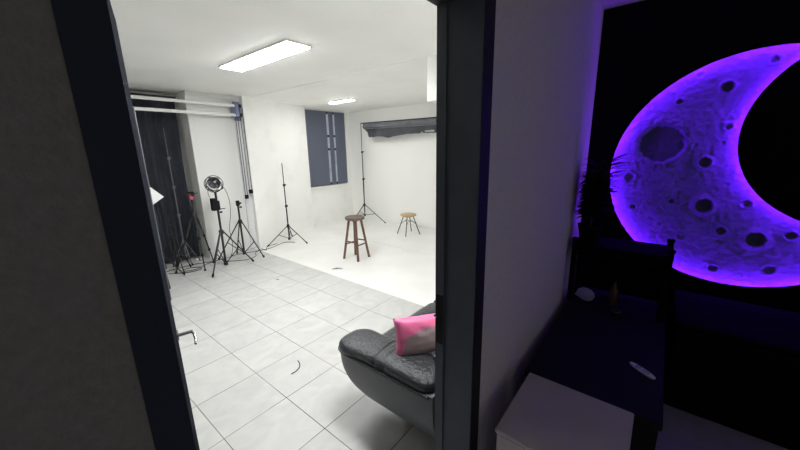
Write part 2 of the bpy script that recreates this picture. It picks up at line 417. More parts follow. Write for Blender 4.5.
def chain(x, y, z0, z1, w_, lab):
    bm = BM()
    pts = []
    for i in range(13): pts.append((x-w_, y, z1-(z1-z0)*i/12))
    pts += [(x, y, z0-w_*.8)]
    for i in range(13): pts.append((x+w_, y, z0+(z1-z0)*i/12))
    tube(bm, pts, .0045, 6)
    o = finish('pull_chain', bm, MT['blackmet'], smooth=True)
    tag(o, lab, 'chain', 'roller pull chains')
    bm = BM(); box(bm, x-w_-.012, x+w_+.012, y-.012, y+.012, z0-.035, z0+.03, bev=.004)
    finish('weight', bm, MT['black'], o)
chain(2.515, 5.235, .90, 2.28, .016, 'left dark pull chain hanging down from the roller bracket')
chain(2.585, 5.215, .98, 2.26, .020, 'right dark pull chain, ending slightly higher, from the roller bracket')
bm = BM(); box(bm, 2.515, 2.60, 5.285, 5.297, .36, .46, bev=.003)
tag(finish('wall_socket', bm, MT['plastic']), 'white wall socket low on the pier below the pull chains', 'socket')
# ------------------------------------------------------------------ black board by the door
t = thing('folding_board', 'tall black folding foam board standing just past the open door', 'board', (0, 0, 0))
bm = BM(); box(bm, .45, .985, 4.12, 4.145, .002, 2.05, bev=.003); finish('board', bm, MT['blackfab'], t)
bm = BM(); obox(bm, (.70, 4.33, 1.03), (.245, .165, 0), (-.005, .010, 0), (0, 0, 1.028), bev=.002); finish('board', bm, MT['blackfab'], t)
bm = BM(); box(bm, .985, .990, 4.118, 4.147, .004, 2.05); finish('edge_trim', bm, MT['greymet'], t)
# ------------------------------------------------------------------ stands
def light_stand(t, H, feet, hub, rad=.011, m=None, knobs=(), foot_z=.012, low=.10, brace=.5, top=True, secs=2):
    """t at the base; feet are world xy offsets"""
    m = m or MT['blackmet']
    bm = BM()
    zs = [low]+[hub+(H-hub)*i/secs for i in range(1, secs+1)]
    for i in range(secs): tube(bm, [(0, 0, zs[i]), (0, 0, zs[i+1])], rad*(1-.22*i), 10)
    finish('pole', bm, m, t, smooth=True)
    bm = BM(); lathe(bm, [(0, hub-.03), (rad*2.0, hub-.03), (rad*2.2, hub+.01), (rad*1.7, hub+.03), (0, hub+.03)], n=12); finish('collar', bm, m, t, smooth=True)
    bm = BM(); lathe(bm, [(0, low-.01), (rad*1.9, low-.01), (rad*1.9, low+.03), (0, low+.03)], n=12); finish('lower_collar', bm, m, t, smooth=True)
    for i in range(1, secs): 
        z = zs[i]; bm = BM(); lathe(bm, [(0, z-.03), (rad*1.7, z-.03), (rad*1.7, z+.012), (0, z+.012)], n=12)
        tube(bm, [(0, 0, z), (.0, -.032, z)], .006, 8); lathe(bm, [(0, 0), (.014, .0), (.014, .012), (0, .012)], (0, -.032, z), 8, (0, -1, 0)); finish('clamp_knob', bm, m, t, smooth=True)
    for z in knobs:
        bm = BM(); tube(bm, [(0, 0, z), (.03, -.02, z)], .007, 8); lathe(bm, [(0, -.012), (.016, -.012), (.016, .012), (0, .012)], (.03, -.02, z), 8); finish('clamp_knob', bm, m, t, smooth=True)
    for fx, fy in feet:
        a = Vector((fx, fy, 0)).normalized()*rad*1.8+Vector((0, 0, hub)); b_ = Vector((fx, fy, foot_z))
        bm = BM(); tube(bm, [a, b_], rad*.62, 8); lg = finish('leg', bm, m, t, smooth=True)
        bm = BM(); tube(bm, [b_+(a-b_).normalized()*.04, b_], rad*.95, 8); finish('foot', bm, MT['black'], lg, smooth=True)
        c_ = a.lerp(b_, brace); bm = BM(); tube(bm, [(0, 0, low+.01), c_], rad*.45, 6); finish('brace', bm, m, t, smooth=True)
# 1: tall empty stand against the slanting wall
t = thing('light_stand', 'tall thin black light stand with spread legs against the white slanting wall', 'light stand', (3.20, 5.23, 0))
light_stand(t, 1.405, [(.06, -.46), (-.47, -.06), (.20, .22)], .28, .012, low=.03, secs=3, brace=.45)
# 2: shorter stand beside the round lamp
t = thing('light_stand', 'short black light stand with bare clamp top under the pull chains', 'light stand', (2.22, 4.93, 0))
light_stand(t, .90, [(.17, -.27), (-.30, .22), (.02, .3)], .58, .014, low=.07, brace=.55, knobs=(.86, .80), secs=1)
bm = BM(); box(bm, -.022, .022, -.02, .02, .82, .90, bev=.004); finish('clamp_head', bm, MT['black'], t)
# 3: round lamp on stand
X, Y = 1.86, 4.75
t = thing('lamp_stand', 'black tripod stand carrying the round caged lamp head', 'light stand', (X, Y, 0))
light_stand(t, 1.06, [(-.30, -.29), (.34, -.13), (-.05, .30)], .52, .015, low=.04, brace=.5, secs=1, knobs=(.80,))
bm = BM(); box(bm, -.075, -.012, -.045, .035, .83, 1.00, bev=.008); box(bm, -.012, .03, -.02, .02, .83, .96, bev=.004); finish('control_box', bm, MT['black'], t)
bm = BM(); tube(bm, [(0, 0, .84), (.085, -.03, .845)], .006, 8); finish('lever', bm, MT['blackmet'], t)
t = thing('studio_lamp', 'round black studio lamp in a wire cage, tilted on top of the stand', 'lamp', (X, Y, 1.06))
ax = Vector((-.62, -.72, -.25)).normalized(); ce = Vector((.0, 0, .135))
rot = Vector((0, 0, 1)).rotation_difference(ax)
def ring(bm, c, ax, R, r, n=32):
    q = Vector((0, 0, 1)).rotation_difference(ax)
    tube(bm, [c+q@Vector((R*math.cos(2*PI*i/n), R*math.sin(2*PI*i/n), 0)) for i in range(n)], r, 6, closed=True)
bm = BM()
for R, o_ in ((.108, .045), (.108, -.02), (.075, .062), (.035, .07)): ring(bm, ce+ax*o_, ax, R, .0042)
for i in range(12):
    a = 2*PI*i/12; dd = lambda R, o_: ce+ax*o_+rot@Vector((R*math.cos(a), R*math.sin(a), 0))
    tube(bm, [dd(.108, -.02), dd(.108, .045), dd(.075, .062), dd(.03, .07)], .0022, 5)
finish('wire_cage', bm, MT['blackmet'], t, smooth=True)
ce2 = ce+Vector((.012, .005, .02))
bm = BM(); lathe(bm, [(0, -.11), (.035, -.11), (.05, -.06), (.078, .015), (.083, .03), (.079, .03), (.046, -.04), (0, -.045)], ce2, 28, ax); finish('reflector', bm, MT['grey'], t, smooth=True)
bm = BM(); lathe(bm, [(0, -.045), (.016, -.045), (.018, -.01), (.010, .01), (0, .012)], ce2, 16, ax); finish('bulb', bm, MT['plastic'], t, smooth=True)
bm = BM(); tube(bm, [(0, 0, 0), (0, 0, .03)], .016, 10)
q = rot@Vector((1, 0, 0))
sd = ax.cross(Vector((0, 0, 1))).normalized()
tube(bm, [ce+sd*.112+Vector((0, 0, 0)), ce+sd*.10+Vector((0, 0, -.07)), ce+Vector((0, 0, -.115)), ce-sd*.10+Vector((0, 0, -.07)), ce-sd*.112], .006, 6)
finish('yoke', bm, MT['blackmet'], t, smooth=True)
bm = BM(); pts = [(.06, .05, .11), (.12, .06, .09), (.17, .06, .0), (.20, .07, -.16), (.19, .08, -.34), (.15, .08, -.55), (.17, .1, -.80), (.12, .12, -.98), (.02, .14, -1.045)]
def smoothpts(P, n=6):
    P = [Vector(p) for p in P]; out = []
    for i in range(len(P)-1):
        p0, p1, p2, p3 = P[max(i-1, 0)], P[i], P[i+1], P[min(i+2, len(P)-1)]
        for k in range(n):
            t_ = k/n
            out.append(.5*((2*p1)+(p2-p0)*t_+(2*p0-5*p1+4*p2-p3)*t_*t_+(3*p1-p0-3*p2+p3)*t_**3))
    return out+[P[-1]]
tube(bm, smoothpts(pts), .0035, 6); finish('cable', bm, MT['black'], t, smooth=True)
bm = BM(); tube(bm, smoothpts([(-.08, -.03, .10), (-.10, -.02, .04), (-.08, 0, -.05), (-.05, 0, -.10)]), .003, 6); finish('cable', bm, MT['black'], t, smooth=True)
# 4: camera tripod with red head
t = thing('camera_tripod', 'camera tripod with dark legs and a red head beside the black curtain', 'tripod', (1.68, 5.12, 0))
bm = BM(); tube(bm, [(0, 0, .52), (.0, 0, 1.0)], .014, 10); finish('centre_column', bm, MT['blackmet'], t, smooth=True)
bm = BM(); lathe(bm, [(0, .70), (.032, .70), (.040, .73), (.035, .77), (.018, .79), (0, .79)], n=14); tube(bm, [(0, 0, .735), (-.07, -.03, .71)], .005, 6); finish('collar', bm, MT['blackmet'], t, smooth=True)
bm = BM(); lathe(bm, [(0, .97), (.026, .97), (.028, 1.0), (.024, 1.045), (.015, 1.05), (0, 1.05)], n=14); finish('ball_head', bm, MT['red'], t, smooth=True)
bm = BM(); box(bm, -.045, .035, -.028, .028, 1.052, 1.08, bev=.004); box(bm, -.01, .035, -.03, .03, 1.02, 1.05, bev=.004); tube(bm, [(0, 0, 1.045), (.075, -.04, 1.06)], .005, 6); finish('mount_plate', bm, MT['black'], t)
for fx, fy in ((-.375, -.115), (-.085, -.33), (.14, -.06)):
    a = Vector((fx, fy, 0)).normalized()*.03+Vector((0, 0, .735)); b_ = Vector((fx, fy, .012))
    bm = BM(); tube(bm, [a, a.lerp(b_, .42)], .0125, 8); tube(bm, [a.lerp(b_, .40), a.lerp(b_, .72)], .0105, 8); tube(bm, [a.lerp(b_, .70), b_], .0085, 8)
    lg = finish('leg', bm, MT['blackmet'], t, smooth=True)
    for f in (.41, .71):
        bm = BM(); tube(bm, [a.lerp(b_, f-.02), a.lerp(b_, f+.02)], .017, 8); finish('leg_lock', bm, MT['black'], lg, smooth=True)
    bm = BM(); tube(bm, [a.lerp(b_, .97), b_], .014, 8); finish('foot', bm, MT['black'], lg, smooth=True)
# 5: tall grey pole stand before the curtain
t = thing('light_stand', 'tall grey-poled light stand standing close against the black curtain', 'light stand', (1.575, 5.40, 0))
light_stand(t, 1.95, [(.16, -.06), (-.20, -.06), (.0, -.22)], .34, .009, m=MT['greymet'], low=.10, secs=4)
# 6: low stand half behind the door board
t = thing('light_stand', 'low dark light stand half hidden behind the folding board', 'light stand', (1.37, 5.12, 0))
light_stand(t, .66, [(.17, .03), (-.22, .06), (.0, -.24)], .50, .012, low=.08, secs=1, knobs=(.61,))
# 7: softbox peeking past the board
t = thing('softbox', 'small softbox with white front showing its corner past the folding board', 'softbox', (1.015, 4.62, 0))
ctr = Vector((0, 0, 1.12)); ax = Vector((-.36, -.70, .62)).normalized()
u = Vector((1, -.40, .10)); u = (u-ax*u.dot(ax)).normalized(); v = ax.cross(u)
ca, sa = math.cos(.62), math.sin(.62); u, v = u*ca+v*sa, v*ca-u*sa
a = .15
bm = BM(); obox(bm, ctr, u*a, v*a, ax*.004); finish('diffuser', bm, MT['whitefab'], t)
bm = BM()
fr = [bm.verts.new(ctr-ax*.004+u*i*a*1.03+v*j*a*1.03) for i, j in ((-1, -1), (1, -1), (1, 1), (-1, 1))]
bk = [bm.verts.new(ctr-ax*.16+u*i*.04+v*j*.04) for i, j in ((-1, -1), (1, -1), (1, 1), (-1, 1))]
bm.faces.new(fr); bm.faces.new(bk)
for i in range(4): bm.faces.new((fr[i], fr[(i+1) % 4], bk[(i+1) % 4], bk[i]))
finish('shell', bm, MT['black'], t)
bm = BM(); tube(bm, [ctr-ax*.15, ctr-ax*.19, Vector((.10, .13, .97))], .012, 8); tube(bm, [(.10, .13, .10), (.10, .13, .98)], .011, 8); finish('pole', bm, MT['blackmet'], t, smooth=True)
for an in (0.4, 2.5, 4.6):
    bm = BM(); tube(bm, [(.10, .13, .42), (.10+.27*math.cos(an), .13+.27*math.sin(an), .01)], .008, 8); finish('leg', bm, MT['blackmet'], t, smooth=True)
# ------------------------------------------------------------------ backdrop stand with torn grey paper
t = thing('backdrop_stand', 'tall black backdrop stand holding the crossbar in the studio corner', 'backdrop stand', (5.24, 5.30, 0))
light_stand(t, 2.16, [(.02, -.62), (-.30, .10), (.10, .42)], .37, .013, low=.12, secs=3, brace=.5)
bm = BM(); tube(bm, [(0, 0, 2.165), (0, -3.35, 2.140)], .012, 10); finish('crossbar', bm, MT['blackmet'], t, smooth=True)
t = thing('backdrop_roll', 'torn dark grey backdrop paper rolled on the crossbar', 'backdrop paper', (5.24, 5.20, 2.10))
bm = BM(); tube(bm, [(0, 0, 0), (0, -.02, 0), (0, -3.1, -.025)], [.052, .055, .055], 20)
ro = finish('roll', bm, MT['grey'], t, smooth=True, angle=50)
prof = [(0, -.05), (.05, -.07), (.10, -.10), (.14, -.12), (.17, -.24), (.24, -.235), (.33, -.235), (.45, -.225), (.56, -.235), (.70, -.262), (.86, -.235), (1.05, -.215), (1.2, -.205), (1.4, -.20), (1.52, -.205), (1.55, -.17), (1.58, -.20), (1.75, -.205), (1.95, -.20), (2.1, -.175), (2.4, -.21), (2.7, -.18), (3.05, -.2)]
def pz(s):
    for (a, za), (b_, zb) in zip(prof, prof[1:]):
        if s <= b_: return za+(zb-za)*(s-a)/(b_-a)
    return prof[-1][1]
bm = BM(); n = 150; g = []
for i in range(n+1):
    s = 3.05*i/n; zb = pz(s)+.008*noise.noise((s*14, 0, 0)); row = []
    for j in range(9):
        f = j/8; z = -.062+(zb+.062)*f
        row.append(bm.verts.new((-.006-.055*f+.012*math.sin(s*6+3*f)*f, -s-.02, z-.008*s)))
    g.append(row)
for i in range(n):
    s = 3.05*(i+.5)/n
    for j in range(8):
        if 1.60 < s < 1.80 and j in (5, 6): continue       # a tear
        bm.faces.new((g[i][j], g[i+1][j], g[i+1][j+1], g[i][j+1]))
bmesh.ops.solidify(bm, geom=bm.faces[:], thickness=.0015)
finish('hanging_strip', bm, MT['grey'], t, smooth=True, angle=60)
# white board on the floor under the backdrop: its edge shows as a thin seam
sbox('trim_3', MT['pfloor'], 4.02, 5.38, .80, 4.95, .0011, .006)
# ------------------------------------------------------------------ stools
def wood_stool(t, H, feet, seat_r, m, ms):
    bm = BM(); lathe(bm, [(0, H-.04), (seat_r*.93, H-.04), (seat_r, H-.03), (seat_r, H-.012), (seat_r*.95, H), (seat_r*.5, H-.004), (0, H-.005)], n=36); finish('seat', bm, ms, t, smooth=True)
    tops = []
    for fx, fy in feet:
        b_ = Vector((fx, fy, .001)); a = Vector((fx, fy, 0)).normalized()*seat_r*.60+Vector((0, 0, H-.04)); tops.append((a, b_))
        ux = Vector((fy, -fx, 0)).normalized(); dr = (a-b_).normalized(); uy = dr.cross(ux)
        bm = BM(); c_ = (a+b_)/2; obox(bm, c_, ux*.0175, uy*.0175, (a-b_)/2, bev=.004)
        finish('leg', bm, m, t)
    for k in range(4):
        f = .62 if k % 2 else .55
        (a1, b1), (a2, b2) = tops[k], tops[(k+1) % 4]
        p, q = a1.lerp(b1, f), a2.lerp(b2, f)
        bm = BM(); tube(bm, [p, q], .011, 8); finish('stretcher', bm, m, t, smooth=True)
t = thing('bar_stool', 'dark brown wooden bar stool with round seat on the white painted floor', 'stool', (3.235, 3.487, 0))
wood_stool(t, .645, [(-.136, .134), (-.109, -.142), (.144, -.121), (.097, .129)], .145, MT['brownwood'], MT['seatwood'])
t = thing('metal_leg_stool', 'low stool with pale wood seat and thin black metal legs', 'stool', (4.80, 3.69, 0.006))
bm = BM(); lathe(bm, [(0, .362), (.135, .362), (.150, .368), (.152, .388), (.145, .395), (0, .393)], n=36); finish('seat', bm, MT['lightwood'], t, smooth=True)
ft = [(-.106, .207), (-.205, -.087), (.100, -.212), (.219, .094)]; ft = [(x*.95, y*.95) for x, y in ft]
bm = BM(); lathe(bm, [(0, .350), (.10, .350), (.10, .3615), (0, .3615)], n=20); finish('seat_plate', bm, MT['blackmet'], t)
for k, (fx, fy) in enumerate(ft):
    a = Vector((fx*.42, fy*.42, .352)); b_ = Vector((fx, fy, .003))
    bm = BM(); tube(bm, [a, b_], .0085, 8); finish('leg', bm, MT['blackmet'], t, smooth=True)
    f2 = ft[(k+1) % 4]; a2 = Vector((f2[0]*.42, f2[1]*.42, .352)); b2 = Vector((*f2, .003))
    p, q = a.lerp(b_, .42), a2.lerp(b2, .42); mdl = (p+q)/2*.5+Vector((0, 0, .17))
    bm = BM(); tube(bm, smoothpts([p, mdl, q], 5), .0045, 6); finish('brace', bm, MT['blackmet'], t, smooth=True)
# ------------------------------------------------------------------ sofa
def superloft(bm, secs, n=36, ex=2.6, nrm_axis='Y'):
    """sections: (pos, cx, cz, a, b, exponent); rings in XZ along Y (or in YZ along X)"""
    rings = []
    for (p, cx, cz, a, b_, e) in secs:
        rg = []
        for j in range(n):
            th_ = 2*PI*j/n; c_, s_ = math.cos(th_), math.sin(th_)
            x = cx+a*math.copysign(abs(c_)**(2/e), c_); z = cz+b_*math.copysign(abs(s_)**(2/e), s_)
            rg.append(bm.verts.new((x, p, z) if nrm_axis == 'Y' else (p, x, z)))
        rings.append(rg)
    for A, B in zip(rings, rings[1:]):
        for j in range(n): bm.faces.new((A[j], A[(j+1) % n], B[(j+1) % n], B[j]))
    bm.faces.new(rings[0]); bm.faces.new(rings[-1])
def endcap(p0, p1, cx, cz, a, b_, e=3, rnd=.06, n=6, mid=5, wob=None):
    out = []
    for i in range(n+1):
        t_ = i/n; s = math.sin(t_*PI/2); k = 1-math.cos(t_*PI/2)
        f = rnd*(1-math.sqrt(max(0, 1-(1-t_)**2)))
        out.append((p0+rnd*t_*1.0, cx, cz, max(a-f, .01), max(b_-f, .01), e))
    for i in range(1, mid): out.append((p0+rnd+(p1-p0-2*rnd)*i/mid, cx, cz, a, b_, e))
    for i in range(n, -1, -1):
        t_ = i/n; f = rnd*(1-math.sqrt(max(0, 1-(1-t_)**2)))
        out.append((p1-rnd*t_, cx, cz, max(a-f, .01), max(b_-f, .01), e))
    return out
t = thing('leather_sofa', 'black leather sofa with wide padded arm, seen through the doorway', 'sofa', (0, 0, 0))
# side panels under the arms, leaning inward toward the floor and rounded at the front
def side_panel(x_out, sgn):
    bm = BM(); n = 14; rings = []
    for i in range(n+1):
        f = i/n; z = .13+(.482-.13)*f
        xo = x_out+sgn*(.11*(1-f)**3)       # outward lean
        yf = 1.41-.17*(1-f)**3
        ring_ = []
        # footprint: rounded rectangle corner at the front outer side
        xi = x_out+sgn*.20; r = .11
        pts = [(xo, .70)]
        for k in range(7):
            an = k/6*PI/2; pts.append((xo+sgn*(r-r*math.cos(an)), yf-r+r*math.sin(an)))
        pts += [(xi, yf), (xi, .70)]
        rings.append([bm.verts.new((x, y, z)) for x, y in pts])
    for A, B in zip(rings, rings[1:]):
        m_ = len(A)
        for j in range(m_): bm.faces.new((A[j], A[(j+1) % m_], B[(j+1) % m_], B[j]))
    bm.faces.new(rings[0]); bm.faces.new(rings[-1])
    return finish('side_panel', bm, MT['leather2'], t, smooth=True, angle=50)
side_panel(1.072, 1); side_panel(3.05, -1)
def arm_pad(x_out, sgn):
    cx = x_out+sgn*.108
    secs = []
    for i in range(70):
        f = i/69; y = .705+(1.395-.705)*f
        e0 = min(1, (f)/.10); e1 = min(1, (1-f)/.17)
        r = math.sqrt(max(0.0, 1-(1-e0)**2))*math.sqrt(max(0.0, 1-(1-e1)**2)); r = max(r, .12)
        fat = 1+.06*math.sin(PI*min(1, max(0, (f-.72)/.28))) - .06*math.exp(-((f-.52)/.012)**2) - .06*math.exp(-((f-.42)/.012)**2)
        zc = .500-.010*f+.008*math.sin(f*5)
        secs.append((y, cx, zc, .118*(.35+.65*r)*fat, .046*(.2+.8*r)*fat, 2.5))
    bm = BM(); superloft(bm, secs, 40); return finish('armrest', bm, MT['leather'], t, smooth=True, angle=70)
for x_, s_ in ((1.074, 1), (3.048, -1)):
    ar = arm_pad(x_, s_)
    # piping round the lip
    bm = BM(); cx = x_+s_*.108
    tube(bm, smoothpts([(cx-s_*.114, .72, .474), (cx-s_*.117, 1.0, .470), (cx-s_*.116, 1.25, .464), (cx-s_*.098, 1.355, .462), (cx-s_*.04, 1.394, .460), (cx+s_*.06, 1.394, .460)], 6), .009, 8); finish('piping', bm, MT['leather'], ar, smooth=True)
    for ys in (1.075, 1.015):
        f_ = (ys-.705)/.69; zc = .500-.010*f_+.008*math.sin(f_*5); bm = BM()
        tube(bm, [(cx-s_*.119*math.cos(k/10*PI*.8)**1 if k < 99 else 0, ys+.004*math.sin(k), zc+.047*math.sin(k/10*PI*.8)**.8) for k in range(0, 11)], .002, 6)
        finish('seam', bm, MT['black'], ar, smooth=True)
bm = BM(); box(bm, 1.34, 2.78, .78, 1.27, .14, .33, bev=.03); finish('base', bm, MT['leather2'], t, smooth=True)
bm = BM(); box(bm, 1.20, 2.92, .695, .80, .14, .60, bev=.03); finish('back_frame', bm, MT['leather2'], t, smooth=True)
for i in range(2):
    x0 = 1.268+i*.795
    bm = BM(); superloft(bm, endcap(x0, x0+.79, 1.085, .345, .28, .075, 2.6, .05), 36, nrm_axis='X'); finish('seat_cushion', bm, MT['leather'], t, smooth=True, angle=70)
    bm = BM(); superloft(bm, endcap(x0+.09, x0+.75, .80, .60, .085, .17, 2.8, .06), 36, nrm_axis='X'); finish('back_cushion', bm, MT['leather'], t, smooth=True, angle=70)
for x, y in ((1.42, .84), (1.42, 1.06), (2.70, .84), (2.70, 1.06)):
    bm = BM(); lathe(bm, [(0, 0.001), (.022, 0.001), (.03, .13), (0, .13)], (x, y, 0), 14); finish('foot', bm, MT['black'], t, smooth=True)
# pink cushion
dirx = Vector((.80, -.60, 0)).normalized(); lean = Vector((.60, .80, 0)).normalized()
t = thing('throw_cushion', 'pink satin throw cushion with a greyish patch, leaning on the sofa arm', 'cushion', (1.150, .985, .522))
bm = BM(); n = 22; WW, HH, TT = .37, .215, .055
def pillow_pt(i, j, side):
    a_, b_ = i/n*2-1, j/n*2-1
    k = (1-abs(a_)**3.0)*(1-abs(b_)**3.0); th_ = TT*max(0, k)**.45
    pin = 1-.05*(1-abs(b_)**2)*0
    ax_ = a_*(1-.06*(1-b_*b_)); bz_ = b_*(1-.05*(1-a_*a_))
    return Vector(((ax_+1)/2*WW, side*th_+.006*side*noise.noise((a_*3, b_*3, side)), (bz_+1)/2*HH))
fr = {}
for s_ in (-1, 1):
    for i in range(n+1):
        for j in range(n+1):
            edge = i in (0, n) or j in (0, n)
            key = (0 if edge else s_, i, j)
            if key not in fr: fr[key] = bm.verts.new(pillow_pt(i, j, 0 if edge else s_))
    for i in range(n):
        for j in range(n):
            q = [fr[(0 if (a in (0, n) or b_ in (0, n)) else s_, a, b_)] for a, b_ in ((i, j), (i+1, j), (i+1, j+1), (i, j+1))]
            bm.faces.new(q)
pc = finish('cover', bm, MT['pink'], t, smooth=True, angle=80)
zax = (Vector((0, 0, 1))+lean*.18).normalized(); yax = zax.cross(dirx).normalized(); zax = dirx.cross(yax)
pc.matrix_local = Matrix((dirx, yax, zax)).transposed().to_4x4()
# ------------------------------------------------------------------ cables and bits on the studio floor
def cable(label, pts, r=.0045, nm='floor_cable', group=None, m=None):
    bm = BM(); tube(bm, smoothpts([(x, y, r+.001) for x, y in pts], 6), r, 6)
    tag(finish(nm, bm, m or MT['black'], smooth=True), label, 'cable', group)
cable('black cable running along the floor from the curtain to the tall stand', [(1.20, 5.20), (1.40, 5.25), (1.62, 5.24), (1.80, 5.16), (2.02, 5.14), (2.25, 5.18), (2.48, 5.10), (2.68, 5.06), (2.88, 5.12), (3.04, 5.19), (3.14, 5.12), (3.17, 5.02)])
cable('looped black cable lying beside the red-headed tripod', [(1.25, 5.10), (1.34, 5.02), (1.46, 4.93), (1.58, 4.93), (1.62, 5.03), (1.52, 5.12), (1.42, 5.10), (1.44, 5.02), (1.56, 4.99), (1.70, 5.08), (1.85, 5.13)])
cable('black cable looping on the floor between the lamp stands', [(1.95, 4.98), (2.05, 4.90), (2.20, 4.80), (2.36, 4.86), (2.44, 5.02), (2.60, 5.15), (2.62, 5.02), (2.75, 5.20), (2.95, 5.22)])
bm = BM(); box(bm, 1.70, 1.76, 5.40, 5.44, .001, .035, bev=.006)
tag(finish('power_adapter', bm, MT['plastic']), 'small white power adapter on the floor at the foot of the curtain', 'adapter')
bm = BM()
tube(bm, [(1.06, 5.36, .032), (1.18, 5.36, .036), (1.30, 5.36, .032)], .03, 10); 
tag(finish('bag', bm, MT['blackfab'], smooth=True), 'small black rolled bag on the floor below the curtain', 'bag')
bm = BM(); P = [(1.101, 1.955), (1.125, 1.952), (1.155, 1.958), (1.185, 1.975), (1.207, 2.005), (1.222, 2.052)]
tube(bm, smoothpts([(x, y, .004) for x, y in P], 5), .0032, 6)
tag(finish('cable_tie', bm, MT['black'], smooth=True), 'curved black cable tie dropped on the floor tiles before the sofa', 'cable tie')
def scrap(label, P):  # scuff marks on the floor, built as thin slivers
    bm = BM(); vs = [bm.verts.new((x, y, .0025+.002*(i % 2))) for i, (x, y) in enumerate(P)]; bm.faces.new(vs)
    r_ = bmesh.ops.extrude_face_region(bm, geom=bm.faces[:]); bmesh.ops.translate(bm, vec=(0, 0, .0015), verts=[v for v in r_['geom'] if isinstance(v, bmesh.types.BMVert)])
    tag(finish('floor_scuff', bm, MT['grey']), label, 'scuff mark', 'dark marks on the floor')
scrap('dark grey scuff on the painted floor just before the bar stool', [(2.70, 3.42), (2.77, 3.40), (2.80, 3.31), (2.785, 3.30), (2.75, 3.36), (2.69, 3.39)])
scrap('tiny dark mark on the tiles right of the lamp stand', [(2.02, 3.72), (2.045, 3.70), (2.05, 3.675), (2.03, 3.68)])
# ------------------------------------------------------------------ the dim room: moon wall
MX = 3.05
c1 = (-.424, 1.397); R1 = .759; c2 = (-.915, 1.643); R2 = .571
# intersections of the two circles
dx, dz = c2[0]-c1[0], c2[1]-c1[1]; dd_ = math.hypot(dx, dz)
a_ = (R1*R1-R2*R2+dd_*dd_)/(2*dd_); h_ = math.sqrt(R1*R1-a_*a_)
mx_, mz_ = c1[0]+dx*a_/dd_, c1[1]+dz*a_/dd_
I1 = (mx_-dz*h_/dd_, mz_+dx*h_/dd_); I2 = (mx_+dz*h_/dd_, mz_-dx*h_/dd_)
def arc(c, R, p, q, far, n):
    """arc from p to q on circle c that lies away from point far"""
    t0 = math.atan2(p[1]-c[1], p[0]-c[0]); t1 = math.atan2(q[1]-c[1], q[0]-c[0])
    best = None
    for s in (-1, 0, 1):
        tt = t1+2*PI*s
        if abs(tt-t0) > 2*PI: continue
        mid = (c[0]+R*math.cos((t0+tt)/2), c[1]+R*math.sin((t0+tt)/2))
        dist = math.hypot(mid[0]-far[0], mid[1]-far[1])
        if best is None or dist > best[0]: best = (dist, tt)
    tt = best[1]
    return [(c[0]+R*math.cos(t0+(tt-t0)*i/n), c[1]+R*math.sin(t0+(tt-t0)*i/n)) for i in range(n+1)]
def crescent(o1, o2, n=120):
    outer = arc(c1, R1+o1, I1, I2, c2, n)
    # inner arc: the side of circle 2 nearest circle 1's centre
    k = (c2[0]*2-c1[0], c2[1]*2-c1[1])
    inner = arc(c2, R2-o2, I2, I1, k, n)
    return outer, inner
outer, inner = crescent(0, 0)
loop = outer[:-1]+inner[:-1]
rect = [(.4999, 0.0), (.4999, NZ), (-2.2, NZ), (-2.2, 0.0)]
bm = BM(); TP = .018
polys = [[Vector((y, z, 0)) for y, z in rect], [Vector((y, z, 0)) for y, z in loop]]
flat = rect+loop; tris = tessellate_polygon(polys)
va = [bm.verts.new((MX, y, z)) for y, z in flat]; vb = [bm.verts.new((MX+TP, y, z)) for y, z in flat]
for a, b_, c_ in tris:
    bm.faces.new((va[a], va[b_], va[c_])); bm.faces.new((vb[a], vb[b_], vb[c_]))
for s, e in ((0, 4), (4, len(flat))):
    for i in range(s, e):
        j = i+1 if i+1 < e else s
        bm.faces.new((va[i], va[j], vb[j], vb[i]))
struct('wall_moon_panel', bm, MT['panel'])
sbox('wall_dim_room_end', MT['panel'], 3.20, 3.4, -2.2, .4999, 0, NZ)
# moon relief set back behind the cut-out
CR = [ # y, z, radius, depth, dark paint
    (.045, 1.600, .140, .012, 1), (-.068, 1.603, .020, .006, 0), (-.242, 1.942, .030, .015, 1), (-.235, 1.182, .046, .018, 1), (-.511, .984, .048, .018, 1), (-.199, 1.472, .034, .014, 1),
    (-.344, 1.020, .024, .010, 1), (-.657, 1.030, .026, .010, 1), (-.345, .755, .026, .010, 1), (-.064, 1.200, .015, .007, 1), (-.019, 1.875, .018, .008, 1), (-.436, 1.210, .024, .010, 0), (.14, 1.86, .02, .008, 0), (.155, 1.14, .018, .008, 1),
    (-.28, 1.70, .02, .008, 0), (-.60, .80, .03, .008, 0), (-.42, 2.07, .025, .008, 0), (-.15, .95, .02, .006, 0), (.20, 1.36, .032, .006, 0), (-.10, 2.03, .02, .006, 0), (-.33, 1.33, .015, .006, 0), (-.62, 1.10, .014, .006, 0),
    (-.02, 1.03, .012, .005, 0), (-.27, 1.60, .014, .006, 0)]
CR = [(a*1.034, 1.6+(b_-1.6)*1.034, r*1.03, d_, k_) for a, b_, r, d_, k_ in CR]
bm = BM(); NN = 250; RR = .85; g = {}
